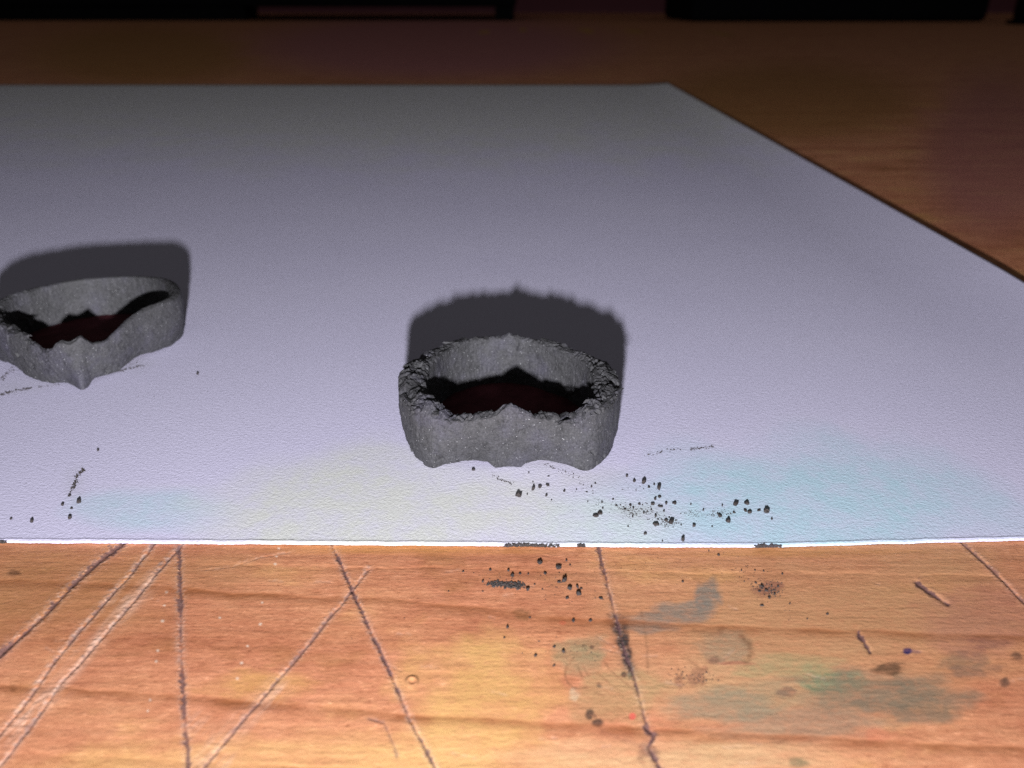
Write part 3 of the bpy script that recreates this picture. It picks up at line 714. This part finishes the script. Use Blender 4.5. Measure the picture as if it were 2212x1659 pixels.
for zx, zy, r in [(1327, 455, 11), (1357, 440, 9), (1308, 490, 13), (1260, 687, 10), (1145, 637, 8), (718, 400, 8), (800, 388, 6), (1045, 455, 7), (1220, 487, 9), (1400, 485, 8), (1455, 482, 12), (1385, 535, 9), (1250, 548, 9), (1328, 570, 12), (1355, 500, 9), (1370, 505, 8), (1650, 528, 8), (1775, 500, 9), (1760, 570, 13), (1745, 550, 8), (1815, 605, 15), (1855, 545, 8), (1930, 533, 12), (2108, 588, 8), (1708, 637, 6), (1400, 600, 10), (1068, 497, 8), (1175, 572, 8), (1160, 495, 10), (1180, 510, 8), (1125, 520, 9), (975, 515, 8), (1375, 735, 6), (1500, 628, 6), (1565, 490, 7), (868, 405, 6), (875, 470, 6), (970, 475, 7), (1320, 357, 9), (1285, 375, 9), (470, 422, 6), (508, 340, 6), (632, 460, 6), (612, 300, 6), (480, 278, 5), (900, 372, 6), (925, 348, 7), (1300, 525, 7), (1345, 590, 7), (1420, 580, 7), (1465, 595, 6)]:
    u_, v_ = 987.5 + zx * .3224, 932.6 + zy * .3224
    crumb(onp(u_, v_), px_r(v_, r * .3224), SH if u_ > 1270 else 'tiny dark crumb on pale paper directly below the torn ring', GP + (' right of the torn ring' if u_ > 1270 else ' below the torn ring'))
GW = 'dark crumbs on the wood in front of the paper'
WU = {(1355, 230): 'dark crumb on the wood nearest the paper edge, above the black clump', (1475, 258): 'big dark crumb on the wood, upper right of the black clump', (1510, 345): 'biggest crumb of a loose group on the wood right of the black clump',
      (1745, 455): 'lone crumb on the wood just left of the straight right hand cut', (1505, 802): 'dark crumb on the wood left of the looping ink lines', (1145, 643): 'lone crumb on the wood straight below the black clump',
      (1570, 600): 'left crumb of two level ones on the wood left of the black streak', (1680, 600): 'right crumb of two level ones on the wood left of the black streak'}
WL = 'small dark crumb on the orange wood in front of the paper'
for zx, zy, r in [(1355, 230, 15), (1475, 258, 18), (1510, 345, 19), (1478, 350, 11), (1595, 382, 13), (1545, 395, 17), (1605, 430, 16), (1745, 455, 12), (1530, 455, 12), (1387, 295, 11), (1150, 278, 9), (1033, 272, 10), (1175, 310, 11), (1275, 400, 11), (1570, 600, 12), (1680, 600, 11), (1145, 643, 11), (985, 350, 9), (1022, 355, 7), (1620, 392, 8), (1225, 295, 7), (1278, 298, 6), (1320, 365, 6), (858, 282, 7), (765, 410, 6), (985, 410, 6), (1525, 213, 7), (1548, 238, 6), (1290, 578, 7), (1125, 708, 7), (1325, 825, 9), (1445, 768, 8), (1505, 802, 12), (1445, 890, 9), (480, 582, 6), (1370, 395, 6)]:
    u_, v_ = 713 + zx * .3348, 1141 + zy * .3348
    crumb(G(u_, v_), px_r(v_, r * .3348), WU.get((zx, zy), WL), GW)
for zx, zy, r in [(285, 172, 9), (225, 145, 6), (60, 340, 8), (515, 268, 7), (570, 272, 8), (688, 292, 8), (560, 490, 12), (735, 480, 8), (605, 440, 10), (640, 415, 11), (560, 370, 14), (585, 395, 12), (545, 400, 10), (660, 370, 9), (520, 345, 8), (970, 545, 9), (845, 575, 7), (430, 270, 8), (620, 365, 8)]:
    u_, v_ = 1454 + zx * .3427, 1141 + zy * .3427
    crumb(G(u_, v_), px_r(v_, r * .3427 * 0.8), WL, GW)

# ------------------------------------------------------------------ dust and smeared residue (uncountable)
OCT = np.array([(1, 0, 0), (-1, 0, 0), (0, 1, 0), (0, -1, 0), (0, 0, 1), (0, 0, -0.4)], float)
OF = np.array([(0, 2, 4), (2, 1, 4), (1, 3, 4), (3, 0, 4), (2, 0, 5), (1, 2, 5), (3, 1, 5), (0, 3, 5)])
def dust(name, pts, radii, label, cat, mat=None):
    n = len(pts); V_ = np.zeros((n, 6, 3)); F_ = np.zeros((n, 8, 3), int)
    for k in range(n):
        a = rng.uniform(0, 6.28); ca, sa_ = math.cos(a), math.sin(a)
        o = OCT * rng.uniform(0.6, 1.3, (6, 3)) * radii[k] * np.array([1.2, 0.9, 0.7])
        V_[k, :, 0] = o[:, 0] * ca - o[:, 1] * sa_ + pts[k][0]; V_[k, :, 1] = o[:, 0] * sa_ + o[:, 1] * ca + pts[k][1]; V_[k, :, 2] = o[:, 2] + pts[k][2]
        F_[k] = OF + 6 * k
    o = mesh_obj(name, V_.reshape(-1, 3), F_.reshape(-1, 3), mat or CRUMB, smooth=False)
    return tag(o, label, cat, kind='stuff')
def along(pts, n, spread, rmin, rmax, put_, power=1.8):
    P_ = np.array(pts, float); out, rad = [], []
    ln = np.concatenate([[0], np.cumsum(np.linalg.norm(np.diff(P_, axis=0), axis=1))])
    for _ in range(n):
        t = rng.uniform(0, ln[-1]); a = np.interp(t, ln, P_[:, 0]) + rng.normal(0, spread); b_ = np.interp(t, ln, P_[:, 1]) + rng.normal(0, spread * 0.7)
        out.append(put_(a, b_)); rad.append(px_r(b_, rmin + (rmax - rmin) * rng.uniform() ** power))
    return out, rad
pp, rr_ = [], []
for pts, n, sp, r0, r1 in [
    ([(182, 1013), (168, 1026), (162, 1044), (152, 1066)], 120, 2.6, 0.8, 3.4), ([(0, 852), (53, 841), (66, 838)], 110, 2.0, 0.8, 2.8), ([(84, 836), (130, 831)], 26, 1.6, 0.7, 2.0),
    ([(255, 802), (308, 789)], 70, 1.8, 0.7, 2.4), ([(270, 793), (300, 782)], 14, 1.5, 0.7, 1.5), ([(30, 796), (14, 808), (2, 822)], 60, 3.4, 0.8, 2.4), ([(1394, 984), (1440, 974), (1470, 971)], 40, 2.6, 0.7, 2.6), ([(1490, 971), (1542, 963)], 60, 2.0, 0.7, 2.6),
    ([(1062, 1023), (1075, 1034), (1107, 1046)], 60, 1.8, 0.7, 2.3), ([(1174, 1003), (1205, 1014), (1255, 1033)], 55, 3.4, 0.7, 2.2), ([(1255, 1040), (1300, 1085), (1370, 1098)], 60, 8, 0.7, 1.8),
    ([(1340, 1092), (1372, 1112)], 130, 9, 0.7, 1.9), ([(1380, 1096), (1440, 1130)], 110, 12, 0.7, 2.2), ([(1480, 1106), (1520, 1112)], 45, 6, 0.7, 1.9), ([(1530, 1112), (1580, 1108)], 60, 7, 0.7, 2.1), ([(1430, 1130), (1460, 1130)], 60, 6, 0.8, 2.4),
    ([(1180, 1080), (1400, 1090), (1680, 1120)], 150, 24, 0.5, 1.3), ([(1340, 1050), (1420, 1060)], 26, 8, 0.7, 1.8), ([(60, 1050), (260, 1130)], 40, 40, 0.5, 1.2), ([(240, 830), (440, 860)], 22, 24, 0.5, 1.3)]:
    a, b_ = along(pts, n, sp, r0, r1, onp); pp += a; rr_ += b_
# a ring of scrapings right around the feet of both rings
dust('graphite_dust', pp, rr_, 'fine dark dust and short streaks strewn over the drawing paper', 'dust')
pp, rr_ = [], []
for pts, n, sp, r0, r1 in [([(1062, 1262), (1090, 1262), (1128, 1266)], 330, 5.0, 1.2, 4.2), ([(1040, 1245), (1300, 1290)], 120, 22, 0.6, 1.9), ([(1630, 1262), (1680, 1278)], 140, 10, 0.7, 2.4), ([(1600, 1230), (1720, 1320)], 80, 26, 0.6, 1.8), ([(1140, 1380), (1300, 1420)], 60, 22, 0.6, 1.7), ([(400, 1250), (700, 1420)], 40, 60, 0.5, 1.3), ([(1460, 1460), (1530, 1470)], 70, 12, 0.8, 2.0), ([(1000, 1220), (1700, 1240)], 90, 26, 0.5, 1.2)]:
    a, b_ = along(pts, n, sp, r0, r1, lambda a_, b2: G(a_, b2, 0.001)); pp += a; rr_ += b_
dust('graphite_dust', pp, rr_, 'fine dark dust on the orange wood in front of the paper', 'dust')
def edge_at(u_, zf):
    gx = G(u_, 1180)[0]
    return (gx, float(np.interp(gx, px, y0)) - 0.001, float(0.0045 + PT * zf))
for u0, u1, n, lab in [(1087, 1207, 420, 'long row of dark residue stuck to the front paper edge below the torn ring'), (1246, 1263, 90, 'short dark smear on the front paper edge beside the long row'), (1628, 1684, 260, 'dark residue on the front paper edge toward the right'), (-6, 12, 80, 'dark speck on the front paper edge at the left picture border')]:
    pts, rad = [], []
    for _ in range(n):
        t = rng.uniform() ** 0.8
        g = edge_at(u0 + (u1 - u0) * t, rng.uniform(0.35, 1.10)); pts.append((g[0], g[1] + max(0, rng.normal(0, 0.006)), g[2])); rad.append(rng.uniform(0.003, 0.0075) * (1.2 - 0.5 * t))
    dust('edge_residue', pts, rad, lab, 'residue')

# ------------------------------------------------------------------ dark things far back on the table
def box(name, lo, hi, mat, parent, bev=0.25):
    import bmesh
    bm = bmesh.new(); bmesh.ops.create_cube(bm, size=1)
    for v_ in bm.verts:
        v_.co = [(lo[k] + hi[k]) / 2 + v_.co[k] * (hi[k] - lo[k]) for k in range(3)]
    bmesh.ops.bevel(bm, geom=list(bm.edges), offset=bev, segments=2, affect='EDGES', profile=0.5)
    me = bpy.data.meshes.new(name); bm.to_mesh(me); bm.free(); me.materials.append(mat)
    o = bpy.data.objects.new(name, me); C.objects.link(o); o.parent = parent
    return o
def thing(name, loc, label, cat):
    o = bpy.data.objects.new(name, None); C.objects.link(o); o.location = loc
    return tag(o, label, cat)
t = thing('black_case', (-26, 80, 0), 'long black case on feet at the back of the table, left', 'case')
box('body', (-34, 0, 1.15), (26.4, 22, 7), BLACK, t, 0.3)
box('foot', (-34, -0.2, 0.0), (1.0, 4, 1.12), BLACK, t, 0.08)
box('foot', (24.4, -0.2, 0.0), (26.2, 3, 1.12), BLACK, t, 0.08)
t = thing('black_box', (31, 76, 0), 'wide black box at the back of the table, right', 'box')
box('body', (-15, 0, 0.0), (11.5, 14, 8), BLACK, t, 0.5)
box('lid', (-14.6, 0.3, 8.01), (11.1, 13.7, 9), BLACK, t, 0.3)
t = thing('thin_post', (41.3, 68, 0), 'slim black upright post at the back right', 'post')
box('shaft', (-0.7, 0, 0.35), (0.6, 1.2, 12), BLACK, t, 0.15)
box('base', (-0.9, -0.3, 0.0), (0.8, 1.6, 0.34), BLACK, t, 0.1)
